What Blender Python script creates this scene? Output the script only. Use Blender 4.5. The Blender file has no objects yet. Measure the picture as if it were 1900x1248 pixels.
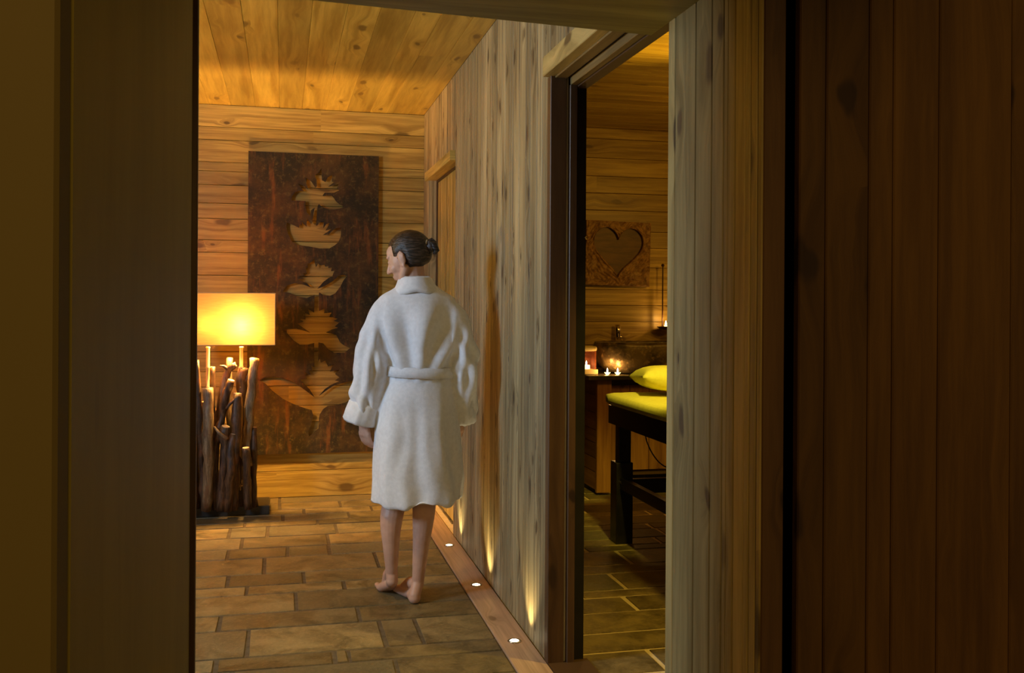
import bpy, bmesh, math, random
from mathutils import Vector, Matrix, noise
random.seed(7)
C = bpy.context.scene.collection
PI = math.pi
F = 1790.0; YAW = math.radians(13.35); H = 1.30; HY = 562.0
ROLL = math.radians(0.35)

# ---------------------------------------------------------------- camera
cd = bpy.data.cameras.new('camera'); cam = bpy.data.objects.new('camera', cd); C.objects.link(cam)
R = Matrix.Rotation(-YAW, 4, 'Z') @ Matrix.Rotation(PI/2, 4, 'X') @ Matrix.Rotation(ROLL, 4, 'Z')
cam.matrix_world = Matrix.Translation((0, 0, H)) @ R
cd.sensor_width = 36; cd.lens = 36*F/1900; cd.shift_y = -(624-HY)/1900
cd.clip_start = 0.02
bpy.context.scene.camera = cam

def ray(px, py): return (R.to_3x3() @ Vector(((px-950)/F, -(py-HY)/F, -1))).normalized()
def onY(px, py, Y): d = ray(px, py); t = Y/d.y; return Vector((d.x*t, Y, H+d.z*t))
def onX(px, py, X): d = ray(px, py); t = X/d.x; return Vector((X, d.y*t, H+d.z*t))
def onZ(px, py, Z): d = ray(px, py); t = (Z-H)/d.z; return Vector((d.x*t, d.y*t, Z))

# ---------------------------------------------------------------- material helpers
class NT:
    def __init__(s, name):
        s.m = bpy.data.materials.new(name); s.m.use_nodes = True
        s.t = s.m.node_tree; s.b = s.t.nodes['Principled BSDF']
    def n(s, ty, **k):
        nd = s.t.nodes.new(ty)
        for a, v in k.items(): setattr(nd, a, v)
        return nd
    def l(s, a, b): s.t.links.new(a, b)
    def inp(s, sock, v):
        if isinstance(v, bpy.types.NodeSocket): s.l(v, sock)
        else: sock.default_value = v
    def math(s, op, a, b=0.0, c=None, clamp=False):
        nd = s.n('ShaderNodeMath', operation=op, use_clamp=clamp)
        s.inp(nd.inputs[0], a); s.inp(nd.inputs[1], b)
        if c is not None: s.inp(nd.inputs[2], c)
        return nd.outputs[0]
    def xyz(s, x, y, z=0.0):
        nd = s.n('ShaderNodeCombineXYZ'); s.inp(nd.inputs[0], x); s.inp(nd.inputs[1], y); s.inp(nd.inputs[2], z)
        return nd.outputs[0]
    def noise(s, vec, scale=1.0, detail=4, rough=.55, dist=0.0):
        nd = s.n('ShaderNodeTexNoise'); s.l(vec, nd.inputs['Vector'])
        nd.inputs['Scale'].default_value = scale; nd.inputs['Detail'].default_value = detail
        nd.inputs['Roughness'].default_value = rough; nd.inputs['Distortion'].default_value = dist
        return nd.outputs['Fac']
    def mr(s, v, a, b, c=0.0, d=1.0, smooth=True):
        nd = s.n('ShaderNodeMapRange', interpolation_type='SMOOTHSTEP' if smooth else 'LINEAR')
        s.inp(nd.inputs[0], v); nd.inputs[1].default_value = a; nd.inputs[2].default_value = b
        nd.inputs[3].default_value = c; nd.inputs[4].default_value = d
        return nd.outputs[0]
    def mix(s, f, a, b, mode='MIX'):
        nd = s.n('ShaderNodeMix', data_type='RGBA', blend_type=mode)
        s.inp(nd.inputs[0], f)
        s.inp(nd.inputs[6], a if isinstance(a, bpy.types.NodeSocket) else (*a, 1))
        s.inp(nd.inputs[7], b if isinstance(b, bpy.types.NodeSocket) else (*b, 1))
        return nd.outputs[2]
    def bump(s, h, strength=.3, dist=.003):
        nd = s.n('ShaderNodeBump'); nd.inputs['Strength'].default_value = strength
        nd.inputs['Distance'].default_value = dist; s.l(h, nd.inputs['Height']); s.l(nd.outputs[0], s.b.inputs['Normal'])
    def attr(s, name): return s.n('ShaderNodeAttribute', attribute_name=name).outputs['Fac']
    def obj(s): return s.n('ShaderNodeTexCoord').outputs['Object']

def wood(name, dark, light, knotc=(.05,.025,.01), rough=.5, knots=.5, grain=55, tonevar=.5, bump=.35, ks=(6.5,2.6), streak=.6):
    s = NT(name)
    uv = s.n('ShaderNodeUVMap', uv_map='UVMap').outputs[0]
    sp = s.n('ShaderNodeSeparateXYZ'); s.l(uv, sp.inputs[0]); u, v = sp.outputs[0], sp.outputs[1]
    tone = s.attr('tone')
    vo = s.n('ShaderNodeTexVoronoi', voronoi_dimensions='2D')
    wob = s.noise(s.xyz(s.math('MULTIPLY', u, 9), s.math('MULTIPLY', v, 5)), 1, 2)
    s.l(s.xyz(s.math('ADD', s.math('MULTIPLY', u, ks[0]), s.math('MULTIPLY', wob, .5)), s.math('MULTIPLY', v, ks[1])), vo.inputs['Vector'])
    vo.inputs['Scale'].default_value = 1
    sc = s.n('ShaderNodeSeparateColor'); s.l(vo.outputs['Color'], sc.inputs[0])
    on = s.mr(sc.outputs[0], 1-knots-.05, 1-knots+.05)
    rad = s.math('MULTIPLY_ADD', sc.outputs[1], .12, .04)
    dd = s.math('DIVIDE', vo.outputs['Distance'], rad)
    knot = s.math('MULTIPLY', s.mr(dd, 1.15, .55), on)
    halo = s.math('MULTIPLY', s.mr(dd, 4.0, .6), on)
    uu = s.math('ADD', s.math('MULTIPLY_ADD', halo, .035, u), s.math('MULTIPLY', wob, .012))
    g1 = s.noise(s.xyz(s.math('MULTIPLY', uu, grain), s.math('MULTIPLY', v, 1.6), s.math('MULTIPLY', tone, 37)), 1, 6, .62, .25)
    g2 = s.noise(s.xyz(s.math('MULTIPLY', uu, grain*4.5), s.math('MULTIPLY', v, 9)), 1, 3, .6)
    g3 = s.noise(s.xyz(s.math('MULTIPLY', uu, 9), s.math('MULTIPLY', v, .9), tone), 1, 3)
    gg = s.math('ADD', s.math('MULTIPLY', s.mr(g1, .28, .72), streak), s.math('ADD', s.math('MULTIPLY', g2, .22), s.math('MULTIPLY', s.mr(g3, .3, .7), .3)))
    gg = s.math('SUBTRACT', gg, s.math('MULTIPLY', halo, .16))
    col = s.mix(s.mr(gg, .15, .95, smooth=False), dark, light)
    tn = s.mr(tone, 0, 1, 1-tonevar*.5, 1+tonevar*.5, smooth=False)
    col = s.mix(1.0, col, s.xyz(tn, tn, tn), 'MULTIPLY')
    col = s.mix(s.math('MULTIPLY', knot, .8), col, knotc)
    s.l(col, s.b.inputs['Base Color'])
    s.b.inputs['Roughness'].default_value = rough
    s.bump(s.math('SUBTRACT', gg, s.math('MULTIPLY', knot, .3)), bump, .0025)
    return s.m

def mottle(name, c1, c2, scale=8, rough=.6, bump=.2, metal=0, lo=.35, hi=.65, bscale=None, stretch=(1,1,1), bdist=.003, c3=None, **kw):
    s = NT(name); o = s.obj()
    mp = s.n('ShaderNodeMapping'); mp.inputs['Scale'].default_value = stretch; s.l(o, mp.inputs[0]); o = mp.outputs[0]
    f = s.noise(o, scale, 6, .6)
    col = s.mix(s.mr(f, lo, hi), c1, c2)
    if c3: col = s.mix(s.mr(s.noise(o, scale*3.3, 4), .52, .7), col, c3)
    s.l(col, s.b.inputs['Base Color'])
    s.b.inputs['Roughness'].default_value = rough; s.b.inputs['Metallic'].default_value = metal
    if bump: s.bump(s.noise(o, bscale or scale*3, 5, .6), bump, bdist)
    for k, v in kw.items(): s.b.inputs[k.replace('_', ' ')].default_value = v
    return s.m

def emit(name, c, st):
    s = NT(name); s.b.inputs['Base Color'].default_value = (*c, 1)
    s.b.inputs['Emission Color'].default_value = (*c, 1); s.b.inputs['Emission Strength'].default_value = st
    return s.m

# ---------------------------------------------------------------- materials
M = {}
M['grey'] = wood('weathered_larch', (.16,.110,.048), (.52,.41,.21), (.055,.032,.016), .55, .62, 62, .5, .5, ks=(9,3.6), streak=.55)
M['honey'] = wood('honey_pine', (.25,.15,.03), (.60,.435,.115), (.11,.06,.013), .42, .34, 44, .42, .3, streak=.65)
M['ceil'] = wood('ceiling_pine', (.33,.20,.03), (.58,.41,.09), (.15,.08,.014), .42, .34, 30, .34, .2, streak=.65)
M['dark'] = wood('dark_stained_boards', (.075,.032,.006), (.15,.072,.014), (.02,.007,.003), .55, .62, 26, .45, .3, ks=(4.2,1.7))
M['panel'] = wood('olive_boards', (.23,.16,.05), (.52,.38,.14), (.06,.03,.012), .5, .3, 34, .6, .4)
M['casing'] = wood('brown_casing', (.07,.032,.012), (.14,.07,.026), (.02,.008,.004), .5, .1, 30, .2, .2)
M['beam'] = wood('olive_beam', (.22,.18,.045), (.46,.38,.12), (.06,.05,.015), .55, .6, 22, .1, .4, ks=(3.2,1.2))
M['jamb'] = wood('smooth_jamb', (.27,.205,.022), (.36,.28,.04), (.1,.07,.02), .6, .0, 10, .05, .05, streak=.35)
M['paint'] = wood('olive_plaster', (.16,.115,.032), (.18,.13,.040), (.3,.2,.1), .75, .0, 5, .03, .03, streak=.2)
M['casing2'] = wood('olive_casing', (.13,.08,.025), (.27,.175,.06), (.04,.02,.01), .5, .1, 30, .2, .2)
M['vanity'] = wood('red_cedar', (.17,.065,.015), (.38,.18,.05), (.05,.02,.01), .45, .3, 30, .4, .3)
M['oak'] = wood('oak_strip', (.34,.20,.11), (.60,.38,.23), (.2,.1,.05), .38, .1, 60, .2, .15)
M['seal'] = mottle('grey_seal', (.5,.45,.33), (.6,.55,.42), 5, .4, 0)
M['black'] = mottle('black_gap', (.006,.004,.003), (.014,.009,.006), 9, .7, 0)

def stone_mat():
    s = NT('slate_tiles'); o = s.obj(); t = s.attr('tone'); w = s.attr('warm')
    mp = s.n('ShaderNodeMapping'); mp.inputs['Scale'].default_value = (1,1,1); s.l(o, mp.inputs[0])
    sp = s.n('ShaderNodeSeparateXYZ'); s.l(o, sp.inputs[0])
    v = s.xyz(sp.outputs[0], sp.outputs[1], s.math('MULTIPLY', t, 23))
    n1 = s.noise(v, 7, 6, .62, .6); n2 = s.noise(v, 60, 5, .7); n3 = s.noise(v, 2.2, 3)
    col = s.mix(s.mr(n1, .3, .7), (.12,.085,.035), (.31,.218,.09))
    col = s.mix(s.math('MULTIPLY', s.mr(w, .6, .95), .55), col, (.16,.145,.09))
    col = s.mix(s.math('MULTIPLY', s.mr(n2, .45, .7), .35), col, (.42,.31,.16))
    tn = s.mr(t, 0, 1, .62, 1.25, smooth=False); col = s.mix(1.0, col, s.xyz(tn, tn, tn), 'MULTIPLY')
    s.l(col, s.b.inputs['Base Color'])
    s.l(s.mr(n1, .3, .7, .36, .6), s.b.inputs['Roughness'])
    s.bump(s.math('ADD', s.math('MULTIPLY', n1, .7), s.math('ADD', s.math('MULTIPLY', n2, .55), n3)), .75, .007)
    return s.m
M['tile'] = stone_mat()
M['grout'] = mottle('grout', (.085,.06,.035), (.13,.095,.055), 30, .8, .3)
M['grout_light'] = mottle('light_grout', (.72,.55,.30), (.8,.62,.36), 30, .8, .3)

# ---------------------------------------------------------------- object helpers
def link(name, me, mat=None, parent=None, smooth=False):
    o = bpy.data.objects.new(name, me); C.objects.link(o)
    if mat is not None:
        for m in (mat if isinstance(mat, (list, tuple)) else [mat]): me.materials.append(m)
    if parent is not None: o.parent = parent
    if smooth:
        for p in me.polygons: p.use_smooth = True
    return o
def obj(name, bm, mat, parent=None, smooth=False):
    bmesh.ops.recalc_face_normals(bm, faces=bm.faces)
    me = bpy.data.meshes.new(name); bm.to_mesh(me); bm.free()
    return link(name, me, mat, parent, smooth)
def tag(o, label=None, cat=None, group=None, kind=None):
    if label: o['label'] = label
    if cat: o['category'] = cat
    if group: o['group'] = group
    if kind: o['kind'] = kind
    return o
def empty(name, loc, rz=0):
    o = bpy.data.objects.new(name, None); C.objects.link(o); o.location = loc; o.rotation_euler = (0,0,rz)
    o.empty_display_size = .1; return o
def struct(o): o['kind'] = 'structure'; return o

def add_box(bm, x0, x1, y0, y1, z0, z1, bev=0.0):
    vs = [bm.verts.new((x, y, z)) for x in (x0, x1) for y in (y0, y1) for z in (z0, z1)]
    fs = []
    for q in ((0,1,3,2),(4,6,7,5),(0,4,5,1),(2,3,7,6),(0,2,6,4),(1,5,7,3)): fs.append(bm.faces.new([vs[i] for i in q]))
    if bev:
        es = list({e for f in fs for e in f.edges})
        bmesh.ops.bevel(bm, geom=es, offset=bev, segments=2, affect='EDGES', profile=.5)
def box(*a, bev=0.0):
    bm = bmesh.new(); add_box(bm, *a, bev=bev); return bm

class Boards:
    """planks with chamfered long edges; uv in metres (u across, v along) and a tone per plank"""
    def __init__(s): s.bm = bmesh.new(); s.uv = s.bm.loops.layers.uv.new('UVMap'); s.tn = s.bm.faces.layers.float.new('tone')
    def plank(s, O, U, V, N, u0, u1, v0, v1, t=.02, c=.003, tone=None, prof=None):
        O, U, V, N = map(Vector, (O, U, V, N))
        tone = random.random() if tone is None else tone
        ou, ov = random.uniform(-40, 40), random.uniform(-40, 40)
        g = .0011 if c > .0021 else 0; u0 += g; u1 -= g; sec = [(u0, -t), (u0, -c*1.3), (u0+c, 0)]
        if prof:
            for q in prof: sec += [(q-.002, 0), (q, -.003), (q+.002, 0)]
        sec += [(u1-c, 0), (u1, -c*1.3), (u1, -t)]
        A = [s.bm.verts.new(O+U*a+N*b+V*v0) for a, b in sec]; B = [s.bm.verts.new(O+U*a+N*b+V*v1) for a, b in sec]
        n = len(sec)
        def face(vs, uvs):
            f = s.bm.faces.new(vs); f[s.tn] = tone
            for lp, q in zip(f.loops, uvs): lp[s.uv].uv = (q[0]+ou, q[1]+ov)
        for i in range(n):
            j = (i+1) % n
            if j == 0: a, b = (u1, u0)
            else: a, b = sec[i][0]+abs(sec[i][1])*.999*(1 if i else -1)*(-1 if i < 2 else 1), sec[j][0]+abs(sec[j][1])*(-1 if j < 2 else 1)
            face([A[i], A[j], B[j], B[i]], [(a, v0), (b, v0), (b, v1), (a, v1)])
        face(A[::-1], [(q[0], v0+q[1]) for q in sec[::-1]]); face(B, [(q[0], v1+q[1]) for q in sec])
    def run(s, O, U, V, N, u0, u1, v0, v1, wr=(.07,.13), t=.02, c=.003, cuts=None, joint=0.0, sub=0.0):
        us = [u0]
        if cuts: us = list(cuts)
        else:
            while us[-1] < u1-wr[0]*.6:
                us.append(us[-1]+random.uniform(*wr))
            us[-1] = u1
        for a, b in zip(us, us[1:]):
            vs = [v0, v1]
            if joint and random.random() < joint: vs.insert(1, random.uniform(v0+.2*(v1-v0), v1-.2*(v1-v0)))
            pr = [a+(b-a)*random.choice((.33,.5,.62))] if sub and random.random() < sub and b-a > .05 else None
            for p, q in zip(vs, vs[1:]): s.plank(O, U, V, N, a, b, p, q, t, c, prof=pr)
    def done(s, name, mat, parent=None, kind='structure'):
        o = obj(name, s.bm, mat, parent)
        if kind and parent is None: o['kind'] = kind
        return o
X_, Y_, Z_ = Vector((1,0,0)), Vector((0,1,0)), Vector((0,0,1))

def bar(bd, x0, x1, y0, y1, z0, z1, along, N, tone=.5):
    """single solid board: along in 'xyz', N = face direction"""
    ax = {'x': X_, 'y': Y_, 'z': Z_}[along]; N = Vector(N); U = N.cross(ax); lo, hi = Vector((x0,y0,z0)), Vector((x1,y1,z1))
    def rng(d):
        a, b = lo.dot(d), hi.dot(d); return min(a, b), max(a, b)
    u = rng(U); v = rng(ax); n = rng(N)
    bd.plank(N*n[1], U, ax, N, u[0], u[1], v[0], v[1], n[1]-n[0], .002, tone)

# ---------------------------------------------------------------- dimensions
XP = .935; YB = 6.58; ZC = 2.585; YD0, YD1 = 2.262, 3.365; YN = 1.77; ZS = 2.004; XPB = 1.067; XL = -2.3; XR = 3.7; YBR = 6.72
XJ = -.203; YJ0, YJ1 = .97, 2.30

# ---------------------------------------------------------------- floor
def xat(px, Y): return onY(px, 800, Y).x
def floor_mesh(name, x0, x1, rows, joints, gap, parent=None, mat=None):
    bm = bmesh.new(); tn = bm.faces.layers.float.new('tone'); wl = bm.faces.layers.float.new('warm')
    for r, (a, b) in enumerate(zip(rows, rows[1:])):
        xs = [x0]; fixed = sorted(joints.get(r, []))
        pts = [x0]+fixed+[x1]
        xs = [x0]
        for p, q in zip(pts, pts[1:]):
            if p == x0 or q == x1 or (q-p) > 1.2:
                x = p
                while q-x > 1.0: x += random.uniform(.3, .75); xs.append(x)
            xs.append(q)
        xs = sorted(set(round(v, 4) for v in xs))
        for p, q in zip(xs, xs[1:]):
            if q-p < .03: continue
            g = gap/2; h = random.uniform(-.0012, .0012); n0 = len(bm.faces); t = random.random(); w = random.random()
            j = lambda: random.uniform(-.0025, .0025)
            gx = gap*.55; g = gap*.46; top = [(p+gx+j(), a+g+j()), (q-gx+j(), a+g+j()), (q-gx+j(), b-g+j()), (p+gx+j(), b-g+j())]
            T = [bm.verts.new((x, y, h*.5)) for x, y in top]
            cx, cy = (p+q)/2, (a+b)/2
            Bv = [bm.verts.new((x+(.002 if x > cx else -.002), y+(.002 if y > cy else -.002), -.006)) for x, y in top]
            fs = [bm.faces.new(T)]+[bm.faces.new([T[i], Bv[i], Bv[(i+1) % 4], T[(i+1) % 4]]) for i in range(4)]
            for f in fs: f[tn] = t; f[wl] = w
    for f in bm.faces: f.normal_update()
    return obj(name, bm, mat or M['tile'], parent)
rows = [-.2,.05,.3,.47,.75,.9,1.16,1.4,1.55,1.85,2.0,2.25,2.5,2.66,2.9,3.05,3.31,3.525,3.654,3.96,4.159,4.427,4.56,4.755,5.054,5.257,5.50,5.753,5.878,6.05,6.2,6.4,6.60]
def R_(y): return rows.index(y)
def jx(y, *pxs):
    i = R_(y); ym = (rows[i]+rows[i+1])/2; return i, [xat(p, ym) for p in pxs]
J = dict([jx(4.755,492,700), jx(4.56,424,565), jx(4.427,459,640), jx(4.159,551), jx(3.96,409,667), jx(3.654,462,712,780), jx(3.525,402,623,650), jx(3.31,430,740),
          jx(5.054,424,535,612), jx(5.50,427,497,625), jx(5.753,455,590), jx(5.257,450,610), jx(5.878,526,648), jx(6.05,565,690), jx(6.2,520,632), jx(6.4,520,700)])
fl = struct(floor_mesh('floor', -2.3, .812, rows, J, .018))
rows2 = [1.9,2.1,2.38,2.55,2.80,3.02,3.2,3.42,3.62,3.86,4.06,4.16,4.42,4.56,4.82,4.92,5.06,5.26,5.38,5.60,5.72,5.95,6.1,6.3,6.5,6.75]
struct(floor_mesh('floor_treatment', XP+.03, 3.7, rows2, {}, .022))
struct(obj('floor_bed', box(-2.3, .94, -.2, 6.6, -.06, -.004), M['grout']))
struct(obj('floor_bed_treatment', box(.94, 3.7, -.2, 6.75, -.06, -.004), M['grout_light']))
b = Boards()
for a, c in ((1.8, 3.0), (3.0, 4.25), (4.25, 5.6), (5.6, 6.58)):
    b.plank((XP-.124, 0, .004), X_, Y_, Z_, 0, .122, a, c, .03, .002)
b.done('trim_floor_strip', M['oak'])

# ---------------------------------------------------------------- ceilings
b = Boards(); b.run((0,0,ZC), X_, Y_, -Z_, XL, XP, 2.2, YB, wr=(.11,.16), joint=.55, c=.002); b.done('ceiling', M['ceil'])
b = Boards(); b.run((0,0,ZC), Y_, X_, -Z_, 1.9, YBR+.02, XPB-.1, XR, wr=(.11,.15), joint=.6, c=.003); b.done('ceiling_treatment', M['ceil'])

# ---------------------------------------------------------------- walls
b = Boards()
ys = [0,.175,.30,.38,.50,.61,.74,.84,.97,1.08,1.20,1.34,1.47,1.62,1.70,1.84,1.94,2.06,2.15,2.21,2.355,2.44,2.585]
b.run((0,YB,0), Z_, X_, -Y_, 0, ZC, XL, XP+.02, cuts=ys, joint=.8, c=.0022); b.done('wall_back', M['honey'])
b = Boards(); b.run((0,YBR,0), Z_, X_, -Y_, 0, ZC, XPB-.05, XR, wr=(.11,.17), joint=.6, c=.0025); b.done('wall_back_treatment', M['honey'])

b = Boards(); O = (XP,0,0); a_ = (O, Y_, Z_, -X_)
wr = (.045,.13)
b.run(*a_, YD1, 5.34, .006, ZC, wr=wr, sub=.6, t=.018, c=.0035)
b.run(*a_, 5.34, 6.33, 2.15, ZC, wr=wr, t=.018)
b.run(*a_, 6.33, YB, .006, ZC, wr=(.08,.13), t=.018)
b.run(*a_, YD0, YD1, 2.15, ZC, wr=wr, sub=.6, t=.018, c=.0035)
b.done('wall_right', M['grey'])
struct(obj('wall_back_core', box(XL, XP+.1, YB+.019, YB+.1, 0, ZC), M['black'])); struct(obj('wall_back_treatment_core', box(XPB, XR, YBR+.019, YBR+.1, 0, ZC), M['black']))
struct(obj('ceiling_core', box(XL, XR, 1.9, YBR+.1, ZC+.0195, ZC+.1), M['black']))
# core of the partition
bm = bmesh.new()
for q in ((5.34, YB+.14, 0, ZC, .955 if 0 else 1.02), (YD1, 5.34, 0, ZC, .953), (YD0, YD1, 2.117, ZC, .953)):
    add_box(bm, q[4], XPB, q[0], q[1], q[2], q[3])
struct(obj('wall_right_core', bm, M['black']))
b = Boards()
yc = lambda px: onX(px, 300, XP).y
cuts = [YN]+[yc(p) for p in (1405,1392,1363,1342,1320,1290,1252)]+[YD0]
b.run(*a_, 0, 0, .0, ZS, cuts=cuts, t=.018, c=.003, sub=.5); b.done('wall_passage_right', M['panel'])
struct(obj('wall_passage_core', box(.953, XPB, YN+.02, YD0-.002, 0, ZC), M['black']))
# treatment side lining
b = Boards(); b.run((XPB,0,0), Y_, Z_, X_, YD1+.02, YBR, 0, ZC, wr=(.1,.15), t=.01); b.run((XPB,0,0), Y_, Z_, X_, 1.92, YD0, 0, ZC, wr=(.1,.15), t=.01)
b.run((XR,0,0), Y_, Z_, -X_, 1.9, YBR, 0, ZC, wr=(.1,.15)); b.run((0,1.9,0), X_, Z_, Y_, XPB, XR, 0, ZC, wr=(.1,.15))
b.done('wall_treatment_sides', M['honey'])

# front right wall (faces the camera) with casing and gap
b = Boards(); xs = [xat(p, YN) for p in (1480,1530,1610,1655,1740,1875)]
xs += [xs[-1]+.12, xs[-1]+.29, xs[-1]+.4, xs[-1]+.6, xs[-1]+.75, xs[-1]+.95]
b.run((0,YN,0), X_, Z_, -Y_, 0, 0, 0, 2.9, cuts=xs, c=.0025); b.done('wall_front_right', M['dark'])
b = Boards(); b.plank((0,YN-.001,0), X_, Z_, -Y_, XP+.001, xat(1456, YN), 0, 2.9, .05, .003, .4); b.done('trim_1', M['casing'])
struct(obj('trim_gap_shade', box(xat(1455,YN), xat(1482,YN), YN+.02, YN+.06, 0, 2.9), M['black']))  # solid black strip paints in the shade of the open gap

# left jamb and the wall piece beside it
b = Boards(); b.plank((XJ,0,0), Y_, Z_, X_, YJ0+.055, YJ1, 0, 2.9, .05, .003, .5); b.done('trim_2', M['jamb'])
b = Boards(); b.plank((0,YJ0,0), X_, Z_, -Y_, -2.2, XJ, 0, 2.9, .05, .004, .5); b.done('wall_front_left', M['paint'])
b = Boards(); b.plank((0,YJ1+.012,0), X_, Z_, -Y_, XJ-.03, XJ+.011, 0, 2.6, .02, .002, .2); b.done('trim_3', M['casing'])
struct(obj('wall_left_front', box(XL, XJ-.04, YJ1+.01, YJ1+.06, 0, ZC), M['honey']))
b = Boards()
W0, W1, WZ0, WZ1 = 2.55, 3.35, 1.55, 2.35
b.run((XL,0,0), Z_, Y_, X_, 0, WZ0, 2.3, YB, wr=(.1,.15)); b.run((XL,0,0), Z_, Y_, X_, WZ1, ZC, 2.3, YB, wr=(.1,.15))
b.run((XL,0,0), Z_, Y_, X_, WZ0, WZ1, 2.3, W0, wr=(.1,.15)); b.run((XL,0,0), Z_, Y_, X_, WZ0, WZ1, W1, YB, wr=(.1,.15))
b.done('wall_left', M['honey'])
b = Boards()
for z in (WZ0, WZ1-.05): bar(b, XL-.03, XL+.02, W0, W1, z, z+.05, 'y', (1,0,0))
for y in (W0, W1-.05): bar(b, XL-.03, XL+.02, y, y+.05, WZ0, WZ1, 'z', (1,0,0))
b.done('window_1', M['casing'])

# soffit of the passage: prism whose far edge runs slightly askew
bm = bmesh.new(); uvl = bm.loops.layers.uv.new('UVMap'); tnl = bm.faces.layers.float.new('tone')
fe = lambda x: 2.296+.088*x
base = [(XJ-.05, 1.0), (XP, 1.0), (XP, fe(XP)), (XJ-.05, fe(XJ-.05))]
lo = [bm.verts.new((x, y, ZS)) for x, y in base]; hi = [bm.verts.new((x, y, ZC+.02)) for x, y in base]
bm.faces.new(lo); bm.faces.new(hi)
for i in range(4): bm.faces.new([lo[i], lo[(i+1) % 4], hi[(i+1) % 4], hi[i]])
for f in bm.faces:
    f[tnl] = .5
    for l_ in f.loops: co = l_.vert.co; l_[uvl].uv = (co.y+co.z, co.x)
struct(obj('trim_soffit', bm, M['beam']))
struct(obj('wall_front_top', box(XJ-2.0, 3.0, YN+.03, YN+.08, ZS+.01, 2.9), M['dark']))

# ---------------------------------------------------------------- treatment doorway frame
d = empty('door_1', (XP, YD1, 0)); struct(d)
def dpart(name, bd_or_bm, mat):
    if isinstance(bd_or_bm, Boards): o = obj(name, bd_or_bm.bm, mat, d)
    else: o = obj(name, bd_or_bm, mat, d)
    o.location = (-XP, -YD1, 0); return o
xq = lambda px: xat(px, YD1)
HD = 2.117
b = Boards(); bar(b, XP-.003, xq(1045), YD1-.022, YD1+.02, 0, HD, 'z', (0,-1,0), .5); dpart('casing', b, M['casing'])
dpart('seal', box(xq(1045)+.001, xq(1049), YD1-.014, YD1+.02, 0, HD), M['seal'])
b = Boards(); bar(b, xq(1050), xq(1063.5), YD1-.03, YD1+.02, 0, HD-.03, 'z', (0,-1,0), .4); dpart('jamb', b, M['casing'])
dpart('stop', box(xq(1064), XPB+.005, YD1-.006, YD1+.02, 0, HD-.03), M['black'])
b = Boards()
bar(b, XP-.028, XP+.012, YD0+.0, YD1+.0, HD, HD+.07, 'y', (-1,0,0), .9); dpart('header_casing', b, M['panel'])
b = Boards(); bar(b, xq(1050), xq(1063.5), YD0, YD1-.03, HD-.03, HD+.0, 'y', (0,0,-1), .5)
bar(b, XP+.013, xq(1045), YD0, YD1-.02, HD-.006, HD+.01, 'y', (0,0,-1), .6); dpart('header_jamb', b, M['casing2'])
dpart('header_stop', box(xq(1064), XPB+.005, YD0, YD1-.006, HD-.035, HD+.01), M['casing'])
bm = bmesh.new(); p = onX(1083.5, 442, XPB+.004); bmesh.ops.create_uvsphere(bm, u_segments=12, v_segments=8, radius=.006); bmesh.ops.translate(bm, vec=(XPB+.003, YD1-.012, p.z), verts=bm.verts)
M['brass'] = mottle('bright_brass', (.8,.6,.3), (.9,.7,.4), 5, .2, 0, 1)
dpart('latch_pin', bm, M['brass'])
bm = box(XP-.0, XPB+.02, YD0-.0, YD1, -.004, .006); b2 = dpart('threshold', bm, M['casing'])

# closed door further down the partition
d2 = empty('door_2', (XP, 5.84, 0)); struct(d2)
def d2part(name, bd, mat): o = obj(name, bd.bm if isinstance(bd, Boards) else bd, mat, d2); o.location = (-XP, -5.84, 0); return o
b = Boards(); bar(b, XP-.012, .995, 6.28, 6.335, 0, 2.10, 'z', (0,-1,0), .9); d2part('casing', b, M['grey'])
b = Boards(); bar(b, XP-.03, .995, 5.34, 6.335, 2.10, 2.155, 'y', (-1,0,0), .8); d2part('header_casing', b, M['honey'])
b = Boards(); b.run((.985,0,0), Y_, Z_, -X_, 5.34, 6.28, .01, 2.10, wr=(.11,.16), t=.03); d2part('door_leaf', b, M['honey'])
d2part('stop', box(.975,.985,6.262,6.28,0,2.10), M['casing'])
d2part('stop', box(.975,.985,5.34,6.262,2.085,2.10), M['casing'])

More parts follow.
